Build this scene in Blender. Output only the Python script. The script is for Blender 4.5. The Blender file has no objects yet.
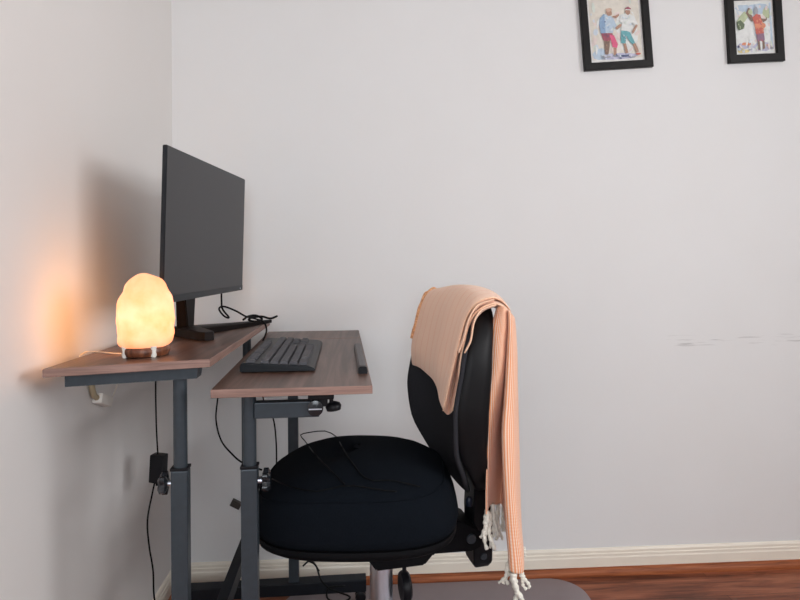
import bpy, bmesh, math, random
from mathutils import Vector, Matrix, noise
random.seed(7)
PI = math.pi
C = bpy.context.scene.collection
R = math.radians

# ------------------------------------------------------------------ camera numbers
H = 1.22; F = 600.0; TH = R(3.55); CX = 400.0; CY = 258.0; ROLL = 0.006
def at_w(px, py, w):
    dx, dy = px - CX, py - CY
    c, s = math.cos(ROLL), math.sin(ROLL)
    ux = dx * c - dy * s; uy = dx * s + dy * c
    u = ux / F * w; z = H - uy / F * w
    return Vector((u * math.cos(TH) + w * math.sin(TH), -u * math.sin(TH) + w * math.cos(TH), z))
def at_z(px, py, z):
    a = at_w(px, py, 1.0)
    return at_w(px, py, (H - z) / (H - a.z))
def at_y(px, py, y):
    a = at_w(px, py, 1.0)
    return at_w(px, py, y / a.y)
def at_x(px, py, x):
    a = at_w(px, py, 1.0)
    return at_w(px, py, x / a.x)

# ------------------------------------------------------------------ materials
def newmat(name):
    m = bpy.data.materials.new(name); m.use_nodes = True
    nt = m.node_tree; b = nt.nodes['Principled BSDF']
    return m, nt, b
def N(nt, t, **kw):
    n = nt.nodes.new(t)
    for k, v in kw.items(): setattr(n, k, v)
    return n
def plain(name, col, rough=0.5, metal=0.0, var=0.0, scale=40, bump=0.0, bscale=200, sheen=0, spec=None):
    m, nt, b = newmat(name)
    b.inputs['Roughness'].default_value = rough; b.inputs['Metallic'].default_value = metal
    if spec is not None: b.inputs['Specular IOR Level'].default_value = spec
    if sheen: b.inputs['Sheen Weight'].default_value = sheen; b.inputs['Sheen Roughness'].default_value = .5
    tc = N(nt, 'ShaderNodeTexCoord')
    nz = N(nt, 'ShaderNodeTexNoise'); nz.inputs['Scale'].default_value = scale; nz.inputs['Detail'].default_value = 4
    nt.links.new(tc.outputs['Object'], nz.inputs['Vector'])
    rp = N(nt, 'ShaderNodeValToRGB')
    rp.color_ramp.elements[0].position = .3; rp.color_ramp.elements[1].position = .7
    rp.color_ramp.elements[0].color = [c * (1 - var) for c in col] + [1]
    rp.color_ramp.elements[1].color = [min(1, c * (1 + var)) for c in col] + [1]
    nt.links.new(nz.outputs['Fac'], rp.inputs['Fac']); nt.links.new(rp.outputs['Color'], b.inputs['Base Color'])
    if bump:
        n2 = N(nt, 'ShaderNodeTexNoise'); n2.inputs['Scale'].default_value = bscale
        nt.links.new(tc.outputs['Object'], n2.inputs['Vector'])
        bp = N(nt, 'ShaderNodeBump'); bp.inputs['Strength'].default_value = bump; bp.inputs['Distance'].default_value = .002
        nt.links.new(n2.outputs['Fac'], bp.inputs['Height']); nt.links.new(bp.outputs['Normal'], b.inputs['Normal'])
    return m
def wood(name, dark, mid, light, rough, scl=(60, 2.2, 60), plank=None, spec=.5):
    m, nt, b = newmat(name); b.inputs['Roughness'].default_value = rough
    b.inputs['Specular IOR Level'].default_value = spec
    tc = N(nt, 'ShaderNodeTexCoord'); mp = N(nt, 'ShaderNodeMapping'); mp.inputs['Scale'].default_value = scl
    nt.links.new(tc.outputs['Object'], mp.inputs['Vector'])
    nz = N(nt, 'ShaderNodeTexNoise'); nz.inputs['Scale'].default_value = 1; nz.inputs['Detail'].default_value = 6
    nz.inputs['Roughness'].default_value = .65; nz.inputs['Distortion'].default_value = .6
    nt.links.new(mp.outputs['Vector'], nz.inputs['Vector'])
    rp = N(nt, 'ShaderNodeValToRGB'); e = rp.color_ramp.elements
    e[0].position = .38; e[0].color = (*dark, 1); e[1].position = .63; e[1].color = (*light, 1)
    k = e.new(.5); k.color = (*mid, 1)
    nt.links.new(nz.outputs['Fac'], rp.inputs['Fac'])
    out = rp.outputs['Color']
    if plank:
        br = N(nt, 'ShaderNodeTexBrick'); br.inputs['Scale'].default_value = 1
        br.inputs['Brick Width'].default_value = plank[0]; br.inputs['Row Height'].default_value = plank[1]
        br.inputs['Mortar Size'].default_value = .0012
        br.inputs['Color1'].default_value = (.75, .75, .75, 1); br.inputs['Color2'].default_value = (1.15, 1.1, 1.1, 1)
        br.inputs['Mortar'].default_value = (.3, .3, .3, 1)
        nt.links.new(tc.outputs['Object'], br.inputs['Vector'])
        mx = N(nt, 'ShaderNodeMixRGB', blend_type='MULTIPLY'); mx.inputs['Fac'].default_value = 1
        nt.links.new(out, mx.inputs['Color1']); nt.links.new(br.outputs['Color'], mx.inputs['Color2']); out = mx.outputs['Color']
    nt.links.new(out, b.inputs['Base Color'])
    return m
def wallmat(name, col, scuffs=False):
    m, nt, b = newmat(name); b.inputs['Roughness'].default_value = .75
    b.inputs['Specular IOR Level'].default_value = .25
    tc = N(nt, 'ShaderNodeTexCoord')
    nz = N(nt, 'ShaderNodeTexNoise'); nz.inputs['Scale'].default_value = 3; nz.inputs['Detail'].default_value = 3
    nt.links.new(tc.outputs['Object'], nz.inputs['Vector'])
    rp = N(nt, 'ShaderNodeValToRGB'); e = rp.color_ramp.elements
    e[0].position = .3; e[0].color = (col[0] * .985, col[1] * .98, col[2] * .975, 1); e[1].position = .7; e[1].color = (*col, 1)
    nt.links.new(nz.outputs['Fac'], rp.inputs['Fac']); out = rp.outputs['Color']
    if scuffs:      # faint rubbed streaks low on the wall
        mp = N(nt, 'ShaderNodeMapping'); mp.inputs['Scale'].default_value = (9, 1, 130)
        nt.links.new(tc.outputs['Object'], mp.inputs['Vector'])
        n2 = N(nt, 'ShaderNodeTexNoise'); n2.inputs['Scale'].default_value = 1; n2.inputs['Detail'].default_value = 3
        nt.links.new(mp.outputs['Vector'], n2.inputs['Vector'])
        r2 = N(nt, 'ShaderNodeMapRange'); r2.inputs['From Min'].default_value = .55; r2.inputs['From Max'].default_value = .68
        nt.links.new(n2.outputs['Fac'], r2.inputs['Value'])
        sx = N(nt, 'ShaderNodeSeparateXYZ'); nt.links.new(tc.outputs['Object'], sx.inputs['Vector'])
        def band(o, a, b_, soft):
            mr = N(nt, 'ShaderNodeMapRange'); mr.inputs['From Min'].default_value = a; mr.inputs['From Max'].default_value = a + soft
            nt.links.new(o, mr.inputs['Value'])
            mr2 = N(nt, 'ShaderNodeMapRange'); mr2.inputs['From Min'].default_value = b_ + soft; mr2.inputs['From Max'].default_value = b_
            nt.links.new(o, mr2.inputs['Value'])
            mm = N(nt, 'ShaderNodeMath', operation='MULTIPLY'); nt.links.new(mr.outputs[0], mm.inputs[0]); nt.links.new(mr2.outputs[0], mm.inputs[1])
            return mm.outputs[0]
        bx_ = band(sx.outputs['X'], 1.17, 2.2, .04); bz_ = band(sx.outputs['Z'], .865, .905, .01)
        m1 = N(nt, 'ShaderNodeMath', operation='MULTIPLY'); nt.links.new(bx_, m1.inputs[0]); nt.links.new(bz_, m1.inputs[1])
        m2 = N(nt, 'ShaderNodeMath', operation='MULTIPLY'); nt.links.new(m1.outputs[0], m2.inputs[0]); nt.links.new(r2.outputs[0], m2.inputs[1])
        m3 = N(nt, 'ShaderNodeMath', operation='MULTIPLY'); nt.links.new(m2.outputs[0], m3.inputs[0]); m3.inputs[1].default_value = .45
        mx = N(nt, 'ShaderNodeMixRGB'); nt.links.new(m3.outputs[0], mx.inputs['Fac']); nt.links.new(out, mx.inputs['Color1'])
        mx.inputs['Color2'].default_value = (.3, .29, .28, 1); out = mx.outputs['Color']
    nt.links.new(out, b.inputs['Base Color'])
    n3 = N(nt, 'ShaderNodeTexNoise'); n3.inputs['Scale'].default_value = 60; nt.links.new(tc.outputs['Object'], n3.inputs['Vector'])
    bp = N(nt, 'ShaderNodeBump'); bp.inputs['Strength'].default_value = .06; bp.inputs['Distance'].default_value = .003
    nt.links.new(n3.outputs['Fac'], bp.inputs['Height']); nt.links.new(bp.outputs['Normal'], b.inputs['Normal'])
    return m
def clothmat(name, base, stripe, width, contrast, across=None):
    m, nt, b = newmat(name); b.inputs['Roughness'].default_value = .95; b.inputs['Specular IOR Level'].default_value = .1
    b.inputs['Sheen Weight'].default_value = .2
    uv = N(nt, 'ShaderNodeUVMap'); uv.uv_map = 'UVMap'
    sx = N(nt, 'ShaderNodeSeparateXYZ'); nt.links.new(uv.outputs['UV'], sx.inputs['Vector'])
    def saw(o, w, duty):
        a = N(nt, 'ShaderNodeMath', operation='DIVIDE'); nt.links.new(o, a.inputs[0]); a.inputs[1].default_value = w
        f = N(nt, 'ShaderNodeMath', operation='FRACT'); nt.links.new(a.outputs[0], f.inputs[0])
        g = N(nt, 'ShaderNodeMath', operation='LESS_THAN'); nt.links.new(f.outputs[0], g.inputs[0]); g.inputs[1].default_value = duty
        return g.outputs[0]
    s = saw(sx.outputs['X'], width, .45)
    k = N(nt, 'ShaderNodeMath', operation='MULTIPLY'); nt.links.new(s, k.inputs[0]); k.inputs[1].default_value = contrast
    mx = N(nt, 'ShaderNodeMixRGB'); mx.inputs['Color1'].default_value = (*base, 1); mx.inputs['Color2'].default_value = (*stripe, 1)
    nt.links.new(k.outputs[0], mx.inputs['Fac']); out = mx.outputs['Color']
    if across:      # sparse darker lines running the same way
        s2 = saw(sx.outputs['X'], across[0], across[1])
        k2 = N(nt, 'ShaderNodeMath', operation='MULTIPLY'); nt.links.new(s2, k2.inputs[0]); k2.inputs[1].default_value = across[3]
        m2 = N(nt, 'ShaderNodeMixRGB'); nt.links.new(k2.outputs[0], m2.inputs['Fac']); nt.links.new(out, m2.inputs['Color1'])
        m2.inputs['Color2'].default_value = (*across[2], 1); out = m2.outputs['Color']
    s3 = saw(sx.outputs['Y'], .0046, .5)        # fine weft lines
    k3 = N(nt, 'ShaderNodeMath', operation='MULTIPLY'); nt.links.new(s3, k3.inputs[0]); k3.inputs[1].default_value = .16
    m4 = N(nt, 'ShaderNodeMixRGB'); nt.links.new(k3.outputs[0], m4.inputs['Fac']); nt.links.new(out, m4.inputs['Color1'])
    m4.inputs['Color2'].default_value = (base[0] * .85, base[1] * .6, base[2] * .5, 1); out = m4.outputs['Color']
    nt.links.new(out, b.inputs['Base Color'])
    tc = N(nt, 'ShaderNodeTexCoord'); n3 = N(nt, 'ShaderNodeTexNoise'); n3.inputs['Scale'].default_value = 300
    nt.links.new(tc.outputs['Object'], n3.inputs['Vector'])
    bp = N(nt, 'ShaderNodeBump'); bp.inputs['Strength'].default_value = .4; bp.inputs['Distance'].default_value = .002
    nt.links.new(n3.outputs['Fac'], bp.inputs['Height']); nt.links.new(bp.outputs['Normal'], b.inputs['Normal'])
    return m

M = {}
M['wall'] = wallmat('back_wall_paint', (.765, .762, .758), True)
M['wall2'] = wallmat('side_wall_paint', (.765, .742, .722))
M['wall3'] = wallmat('dimmed_wall_paint', (.45, .44, .43))  # unseen walls given a darker tone to cut bounce light
M['ceiling'] = plain('ceiling_paint', (.82, .81, .79), .9, var=.01)
M['cream'] = plain('cream_gloss_paint', (.84, .77, .66), .4, var=.03, scale=8)
M['floor'] = wood('red_wood_floor', (.11, .034, .018), (.23, .072, .036), (.34, .125, .065), .36, (2.2, 26, 10), (1.3, .13), spec=.22)
M['trimwood'] = wood('red_wood_trim', (.17, .05, .018), (.30, .085, .03), (.40, .13, .05), .45, (3, 60, 60), spec=.25)
M['walnut'] = wood('walnut_laminate', (.05, .025, .017), (.10, .053, .038), (.17, .10, .078), .38, (26, 1.1, 40))
M['lit_edge'] = wood('walnut_edge_lit', (.20, .115, .092), (.26, .155, .125), (.32, .195, .16), .5, (6, 6, 120))  # light on the board edges put into a paler, pinker walnut
M['steel'] = plain('grey_powder_coat', (.044, .056, .068), .38, .3, var=.08, scale=60, spec=.4)
M['steel_dark'] = plain('dark_powder_coat', (.009, .011, .015), .45, .1, var=.1, scale=60, spec=.25)
M['chrome'] = plain('polished_chrome', (.78, .86, .96), .32, 1.0, var=.02)
M['black_plastic'] = plain('black_plastic', (.006, .006, .008), .42, var=.1, spec=.22)
M['knob'] = plain('glossy_black_plastic', (.014, .016, .02), .2, var=.1)
M['fabric'] = plain('black_wool_fabric', (.0055, .0075, .011), .95, var=.35, scale=500, bump=.5, bscale=900, spec=.06)
M['mesh'] = plain('charcoal_back_fabric', (.032, .032, .037), .9, var=.3, scale=700, bump=.4, bscale=1200, spec=.08)
M['rim'] = plain('soft_black_rim', (.005, .005, .006), .48, var=.05, spec=.2)
M['shell'] = plain('matte_black_plastic', (.004, .004, .005), .7, var=.1, spec=.1)
M['screen'] = plain('matte_display_glass', (.027, .027, .030), .42, var=.02, scale=3)
M['monitor'] = plain('black_monitor_shell', (.009, .011, .015), .4, var=.05, spec=.3)
M['standm'] = plain('brown_black_stand', (.008, .0055, .005), .5, var=.1, spec=.12)
M['key'] = plain('grey_keycap', (.068, .068, .076), .55, var=.08, scale=30, spec=.2)
M['kbody'] = plain('keyboard_shell', (.003, .004, .006), .4, var=.05, spec=.2)
M['stopper'] = plain('grey_rubber', (.11, .105, .11), .55, var=.05)
M['mat'] = plain('grey_floor_mat', (.27, .225, .235), .6, var=.03, scale=10, bump=.2, bscale=300)
M['cable'] = plain('black_cable', (.003, .003, .0035), .5, var=.05, spec=.12)
M['white_cable'] = plain('white_cable', (.70, .62, .52), .5, var=.03)
M['white_plastic'] = plain('white_plastic', (.78, .74, .68), .4, var=.03)
M['bag'] = plain('beige_plastic', (.42, .34, .22), .5, var=.1)
M['frame'] = plain('black_picture_frame', (.009, .008, .008), .42, var=.1, spec=.25)
M['cloth_front'] = clothmat('peach_weave', (.95, .62, .44), (.97, .84, .76), .0052, .45, (.043, .05, (.80, .32, .15), .6))
M['cloth_back'] = clothmat('peach_stripe', (.87, .37, .18), (.96, .80, .67), .0068, .85)
M['hem'] = plain('orange_hem', (.84, .38, .19), .9, var=.45, scale=200, bump=.4)
M['selvage'] = plain('pale_selvage', (.92, .60, .42), .9, var=.1, scale=200, bump=.4)
M['fringe'] = plain('cream_cotton', (.86, .83, .74), .95, var=.08, scale=150, bump=.8, bscale=250)
M['lamp_wood'] = wood('lamp_base_wood', (.06, .018, .008), (.12, .035, .015), (.2, .07, .03), .4, (60, 60, 20))

def saltmat():
    m, nt, b = newmat('glowing_salt_crystal')
    b.inputs['Base Color'].default_value = (.30, .13, .05, 1); b.inputs['Roughness'].default_value = .6
    tc = N(nt, 'ShaderNodeTexCoord'); nz = N(nt, 'ShaderNodeTexNoise'); nz.inputs['Scale'].default_value = 20; nz.inputs['Detail'].default_value = 5
    nt.links.new(tc.outputs['Object'], nz.inputs['Vector'])
    rp = N(nt, 'ShaderNodeValToRGB'); e = rp.color_ramp.elements
    e[0].position = .3; e[0].color = (1, .31, .11, 1); e[1].position = .65; e[1].color = (1, .43, .24, 1)
    nt.links.new(nz.outputs['Fac'], rp.inputs['Fac'])
    # glow painted into the emission by height, as from a bulb low inside
    sx = N(nt, 'ShaderNodeSeparateXYZ'); nt.links.new(tc.outputs['Object'], sx.inputs['Vector'])
    r3 = N(nt, 'ShaderNodeValToRGB'); q = r3.color_ramp.elements
    mr = N(nt, 'ShaderNodeMapRange'); mr.inputs['From Min'].default_value = 0.015; mr.inputs['From Max'].default_value = .2
    nt.links.new(sx.outputs['Z'], mr.inputs['Value']); nt.links.new(mr.outputs[0], r3.inputs['Fac'])
    q[0].position = 0; q[0].color = (.45, .45, .45, 1); q[1].position = 1; q[1].color = (.62, .62, .62, 1)
    k = q.new(.16); k.color = (.85, .85, .85, 1); k = q.new(.38); k.color = (1, 1, 1, 1); k = q.new(.62); k.color = (.85, .85, .85, 1)
    mx = N(nt, 'ShaderNodeMixRGB', blend_type='MULTIPLY'); mx.inputs['Fac'].default_value = 1
    nt.links.new(rp.outputs['Color'], mx.inputs['Color1']); nt.links.new(r3.outputs['Color'], mx.inputs['Color2'])
    # wall side emission boosted, much brighter and redder, added to light the wall
    gn = N(nt, 'ShaderNodeNewGeometry'); dt = N(nt, 'ShaderNodeVectorMath', operation='DOT_PRODUCT')
    nt.links.new(tc.outputs['Object'], dt.inputs[0]); dt.inputs[1].default_value = (-.66 / .059, .75 / .059, 0)
    m2 = N(nt, 'ShaderNodeMapRange'); m2.interpolation_type = 'SMOOTHSTEP'
    m2.inputs['From Min'].default_value = .62; m2.inputs['From Max'].default_value = .92
    nt.links.new(dt.outputs['Value'], m2.inputs['Value'])
    m3 = N(nt, 'ShaderNodeMixRGB'); nt.links.new(m2.outputs[0], m3.inputs['Fac'])
    nt.links.new(mx.outputs['Color'], m3.inputs['Color1']); m3.inputs['Color2'].default_value = (9.5, 3.7, .6, 1)
    nt.links.new(m3.outputs['Color'], b.inputs['Emission Color']); b.inputs['Emission Strength'].default_value = SALT
    return m
SALT = 2.1
M['salt'] = saltmat()

# ------------------------------------------------------------------ helpers
def obj(name, bm, mats, parent=None, smooth=False, loc=None, autosmooth=None):
    me = bpy.data.meshes.new(name)
    bmesh.ops.recalc_face_normals(bm, faces=bm.faces[:])
    bm.to_mesh(me); bm.free()
    if not isinstance(mats, (list, tuple)): mats = [mats]
    for m in mats: me.materials.append(m)
    if smooth: me.shade_smooth()
    if autosmooth is not None:
        me.shade_smooth()
        me.set_sharp_from_angle(angle=R(autosmooth))
    o = bpy.data.objects.new(name, me); C.objects.link(o)
    if parent is not None:
        o.parent = parent
        o.matrix_parent_inverse = parent.matrix_world.inverted() if False else Matrix.Identity(4)
    if loc is not None: o.location = loc
    return o
def thing(name, label, cat, loc=(0, 0, 0), rz=0, group=None):
    o = bpy.data.objects.new(name, None); C.objects.link(o); o.empty_display_size = .05
    o.location = loc; o.rotation_euler = (0, 0, rz)
    o['label'] = label; o['category'] = cat
    if group: o['group'] = group
    return o
def tag(o, label, cat, group=None):
    o['label'] = label; o['category'] = cat
    if group: o['group'] = group
    return o
def struct(o): o['kind'] = 'structure'; return o
def box(bm, x0, x1, y0, y1, z0, z1, mi=0, bev=0, mat=None):
    r = bmesh.ops.create_cube(bm, size=1)
    vs = r['verts']
    for v in vs:
        v.co = Vector((x0 + (v.co.x + .5) * (x1 - x0), y0 + (v.co.y + .5) * (y1 - y0), z0 + (v.co.z + .5) * (z1 - z0)))
    fs = set(f for v in vs for f in v.link_faces)
    for f in fs: f.material_index = mi
    if bev:
        es = list(set(e for v in vs for e in v.link_edges))
        rr = bmesh.ops.bevel(bm, geom=es, offset=bev, segments=2, profile=.6, affect='EDGES')
        vs = list(set([v for f in rr['faces'] for v in f.verts] + [v for v in vs if v.is_valid]))
        seen = set(vs); stack = list(vs)
        while stack:
            v = stack.pop()
            for e in v.link_edges:
                w = e.other_vert(v)
                if w not in seen: seen.add(w); stack.append(w)
        vs = list(seen)
        for f in set(f for v in vs for f in v.link_faces): f.material_index = mi
    if mat is not None: bmesh.ops.transform(bm, matrix=mat, verts=vs)
    return vs
def loft(bm, rings, close=True, cap=True, mi=0):
    """rings: lists of Vectors of equal length"""
    vr = [[bm.verts.new(p) for p in r] for r in rings]
    n = len(rings[0])
    for a, b in zip(vr, vr[1:]):
        for i in range(n if close else n - 1):
            j = (i + 1) % n
            f = bm.faces.new((a[i], a[j], b[j], b[i])); f.material_index = mi
    if cap and close:
        f = bm.faces.new(vr[0]); f.material_index = mi
        f = bm.faces.new(list(reversed(vr[-1]))); f.material_index = mi
    return vr
def catmull(pts, k=6):
    pts = [Vector(p) for p in pts]
    P = [pts[0] * 2 - pts[1]] + pts + [pts[-1] * 2 - pts[-2]]
    out = []
    for i in range(1, len(P) - 2):
        a, b, c, d = P[i - 1:i + 3]
        for j in range(k):
            t = j / k
            out.append(.5 * ((2 * b) + (c - a) * t + (2 * a - 5 * b + 4 * c - d) * t * t + (3 * b - a - 3 * c + d) * t ** 3))
    out.append(pts[-1].copy())
    return out
def sweep(bm, path, section, up=Vector((0, 0, 1)), cap=True, closed=False, mi=0):
    """section(i, t) -> list of 2-D points; frame built by parallel transport"""
    n = len(path); rings = []
    T0 = (path[1] - path[0]).normalized()
    nrm = up - T0 * up.dot(T0)
    if nrm.length < 1e-4: nrm = Vector((1, 0, 0)) - T0 * T0.x
    nrm.normalize()
    for i in range(n):
        if closed: T = (path[(i + 1) % n] - path[i - 1]).normalized()
        else: T = (path[min(i + 1, n - 1)] - path[max(i - 1, 0)]).normalized()
        nrm = nrm - T * nrm.dot(T); nrm.normalize()
        bi = T.cross(nrm)
        rings.append([path[i] + nrm * a + bi * b for a, b in section(i, i / (n - 1))])
    if closed: rings.append(rings[0])
    loft(bm, rings, cap=cap and not closed, mi=mi)
def circ(r, n=8, r2=None):
    r2 = r if r2 is None else r2
    return [(r * math.cos(2 * PI * i / n), r2 * math.sin(2 * PI * i / n)) for i in range(n)]
def tube(bm, pts, r, k=6, n=8, mi=0, smooth=True):
    path = catmull(pts, k) if smooth else [Vector(p) for p in pts]
    sweep(bm, path, lambda i, t: circ(r, n), up=Vector((.13, .21, .97)), mi=mi)
def lathe(bm, prof, n=24, axis='Z', mat=None, mi=0, cap=True):
    rings = []
    for r, z in prof:
        rings.append([Vector((r * math.cos(2 * PI * i / n), r * math.sin(2 * PI * i / n), z)) for i in range(n)])
    if mat is not None: rings = [[mat @ p for p in r] for r in rings]
    loft(bm, rings, cap=cap, mi=mi)
def B(): return bmesh.new()

# ------------------------------------------------------------------ the room
D = 2.268; XL = -.701; XR = 2.75; YF = -2.1; ZC = 2.55
def slab(name, x0, x1, y0, y1, z0, z1, m):
    bm = B(); box(bm, x0, x1, y0, y1, z0, z1); return struct(obj(name, bm, m))
slab('floor', XL - .1, XR + .1, YF - .1, D + .1, -.1, 0, M['floor'])
slab('ceiling', XL - .1, XR + .1, YF - .1, D + .1, ZC, ZC + .1, M['ceiling'])
slab('wall_back', XL - .1, XR + .1, D, D + .1, 0, ZC, M['wall'])
slab('wall_left', XL - .1, XL, YF, D, 0, ZC, M['wall2'])
RY0, RY1, RZ0, RZ1 = -1.7, .7, 1.2, 2.35      # a window in the right-hand wall
bm = B()
box(bm, XR, XR + .1, YF, RY0, 0, ZC); box(bm, XR, XR + .1, RY1, D, 0, ZC); box(bm, XR, XR + .1, RY0, RY1, 0, RZ0); box(bm, XR, XR + .1, RY0, RY1, RZ1, ZC)
struct(obj('wall_right', bm, M['wall3']))
bm = B()
for a, b_ in ((RY0, RY0 + .05), (RY1 - .05, RY1), ((RY0 + RY1) / 2 - .025, (RY0 + RY1) / 2 + .025)): box(bm, XR + .02, XR + .08, a, b_, RZ0, RZ1)
box(bm, XR + .02, XR + .08, RY0 + .05, RY1 - .05, RZ0, RZ0 + .05); box(bm, XR + .02, XR + .08, RY0 + .05, RY1 - .05, RZ1 - .05, RZ1)
struct(obj('window_2', bm, M['cream']))
# wall behind the viewer with one wide window
WX0, WX1, WZ0, WZ1 = -.66, .55, 1.1, 2.35
bm = B()
box(bm, XL - .1, WX0, YF - .1, YF, 0, ZC); box(bm, WX1, XR + .1, YF - .1, YF, 0, ZC)
box(bm, WX0, WX1, YF - .1, YF, 0, WZ0); box(bm, WX0, WX1, YF - .1, YF, WZ1, ZC)
struct(obj('wall_front', bm, M['wall3']))
bm = B()
for a, b_ in ((WX0, WX0 + .05), (WX1 - .05, WX1), ((WX0 + WX1) / 2 - .025, (WX0 + WX1) / 2 + .025)):
    box(bm, a, b_, YF - .08, YF - .02, WZ0, WZ1)
box(bm, WX0 + .05, WX1 - .05, YF - .08, YF - .02, WZ0, WZ0 + .05); box(bm, WX0 + .05, WX1 - .05, YF - .08, YF - .02, WZ1 - .05, WZ1)
struct(obj('window_1', bm, M['cream']))

def base_profile():  # (depth from wall, z)
    return [(0, .0), (.013, .0), (.013, .062), (.011, .067), (.011, .076), (.0085, .079), (.0085, .088), (.005, .094), (0, .096)]
def skirting(name, p0, p1, nrm, m, prof):
    bm = B(); rings = []
    for p in (p0, p1): rings.append([Vector(p) + Vector(nrm) * d + Vector((0, 0, z)) for d, z in prof])
    loft(bm, rings); return struct(obj(name, bm, m))
skirting('baseboard_back', (XL, D, 0), (XR, D, 0), (0, -1, 0), M['cream'], base_profile())
skirting('baseboard_left', (XL, YF, 0), (XL, D - .013, 0), (1, 0, 0), M['cream'], base_profile())
quarter = [(0, 0)] + [(.019 * math.cos(a), .028 * math.sin(a)) for a in [i * PI / 12 for i in range(7)]]
skirting('trim_1', (XL + .013, D - .013, 0), (XR, D - .013, 0), (0, -1, 0), M['trimwood'], quarter)
skirting('trim_2', (XL + .013, YF, 0), (XL + .013, D - .033, 0), (1, 0, 0), M['trimwood'], quarter)

# ------------------------------------------------------------------ floor mat
MX0, MX1, MY0, MY1 = -.29, .80, .9, 2.232; mr = .12; MZ = .008
bm = B()
def rrect(x0, x1, y0, y1, r, z, n=8):
    out = []
    for cx, cy, a0 in ((x1 - r, y1 - r, 0), (x0 + r, y1 - r, PI / 2), (x0 + r, y0 + r, PI), (x1 - r, y0 + r, 1.5 * PI)):
        for i in range(n + 1):
            a = a0 + i * PI / 2 / n
            out.append(Vector((cx + r * math.cos(a), cy + r * math.sin(a), z)))
    return out
loft(bm, [rrect(MX0, MX1, MY0, MY1, mr, 0), rrect(MX0, MX1, MY0, MY1, mr, MZ * .6), rrect(MX0 + .006, MX1 - .006, MY0 + .006, MY1 - .006, mr - .006, MZ)])
tag(obj('chair_mat', bm, M['mat'], autosmooth=50), 'grey chair mat with rounded corners on the wood floor under the office chair', 'floor mat')

# ------------------------------------------------------------------ the two level desk
YAW = R(2.05)
desk = thing('adjustable_desk', 'two-level walnut-topped adjustable desk with grey steel legs along the left wall', 'desk')
def dloc(a, b_):            # desk plan: a to the right, b away, from the front left corner of the low board
    o = DO; return Vector((o.x + a * math.cos(YAW) - b_ * math.sin(YAW), o.y + a * math.sin(YAW) + b_ * math.cos(YAW), 0))
ZL = H - .265               # top of the low board
DO = at_z(210.5, 390, ZL); DO.z = 0
LW = (at_z(372.5, 385.5, ZL).xy - DO.xy).length
LL = (at_z(360, 330, ZL).xy - at_z(372.5, 385.5, ZL).xy).length
TB = .017
def board(name, plan, ztop, parent):
    """plan: outline going round, ztop(x, y) -> height of the top face"""
    bm = B()
    c = sum((Vector((p[0], p[1], 0)) for p in plan), Vector()) / len(plan)
    def ring(shrink, dz):
        out = []
        for p in plan:
            v = Vector((p[0], p[1], 0)); d = (c - v).normalized() * shrink; v = v + d
            v.z = ztop(v.x, v.y) + dz; out.append(v)
        return out
    rs = [ring(.001, -TB), ring(0, -TB + .001), ring(0, -.0012), ring(.0015, 0)]
    vr = loft(bm, rs)
    bm.normal_update()
    for f in bm.faces: f.material_index = 0 if abs(f.normal.z) > .9 else 1
    return obj(name, bm, [M['walnut'], M['lit_edge']], parent)
flat = lambda x, y: ZL
split = LL * .775
def quad(a0, a1, b0, b1): return [tuple(dloc(a, b_).xy) for a, b_ in ((a0, b0), (a1, b0), (a1, b1), (a0, b1))]
board('tabletop', quad(0, LW, 0, split), flat, desk)
board('tabletop', quad(0, LW, split + .004, LL), flat, desk)
# high board, leaning a touch towards the wall
def ztop1(x, y): return 1.0155 + .042 * (x + .314) - .018 * (y - 1.25)
hb0 = Vector((-.640, 1.240)); hb1 = Vector((-.314, 1.252))
dv = Vector((-math.sin(YAW), math.cos(YAW)))
HL = .935
plan1 = [hb0, hb1, hb1 + dv * HL + Vector((.012, 0)), hb0 + dv * HL + Vector((.012, 0))]
board('tabletop', [tuple(p) for p in plan1], ztop1, desk)

def rot_at(p, rz=YAW): return Matrix.Translation(Vector((p[0], p[1], 0))) @ Matrix.Rotation(rz, 4, 'Z')
LEG = {'hf': (-.393, 1.315), 'hr': (-.405, 2.12), 'lf': (-.2465, 1.315), 'lr': (-.247, 2.124)}
def under(k):
    x, y = LEG[k]; return (ztop1(x, y) if k[0] == 'h' else ZL) - TB
for k, p in LEG.items():
    mt = rot_at(p)
    bm = B()
    # telescoping post: rectangular outer sleeve with a collar
    box(bm, -.0175, .0175, -.015, .015, .0855, .770, bev=.003, mat=mt)
    obj('outer_leg', bm, M['steel'], desk)
    bm = B(); box(bm, -.0185, .0185, -.016, .016, .770, .776, bev=.001, mat=mt)
    obj('collar', bm, M['black_plastic'], desk)
    bm = B(); ztp = under(k) - (.026 if k[0] == 'h' else .004)
    lathe(bm, [(.0145, .755), (.0145, ztp)], 20, mat=mt)
    obj('inner_leg', bm, M['steel'], desk, autosmooth=40)
    # star knob clamping the post
    if k[1] == 'r': continue
    side = -1 if k[0] == 'h' else 1
    kb = B(); kz = .740
    prof = []
    nn = 48
    for yy, rs in ((0, .6), (.003, 1.0), (.013, 1.0), (.018, .7)):
        ring = []
        for i in range(nn):
            a = 2 * PI * i / nn
            rr = (.0215 + .0048 * math.cos(5 * a + .6)) * rs
            ring.append(Vector((side * (.026 + yy), rr * math.cos(a), kz + rr * math.sin(a))))
        prof.append([mt @ v for v in ring])
    loft(kb, prof)
    kn = obj('clamp_knob', kb, M['knob'], desk, autosmooth=35)
    kb = B()
    lathe(kb, [(.006, 0), (.006, .012)], 12, mat=mt @ Matrix.Translation((side * .0165, 0, kz)) @ Matrix.Rotation(side * PI / 2, 4, 'Y'))
    obj('screw', kb, M['chrome'], kn, autosmooth=40)
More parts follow.
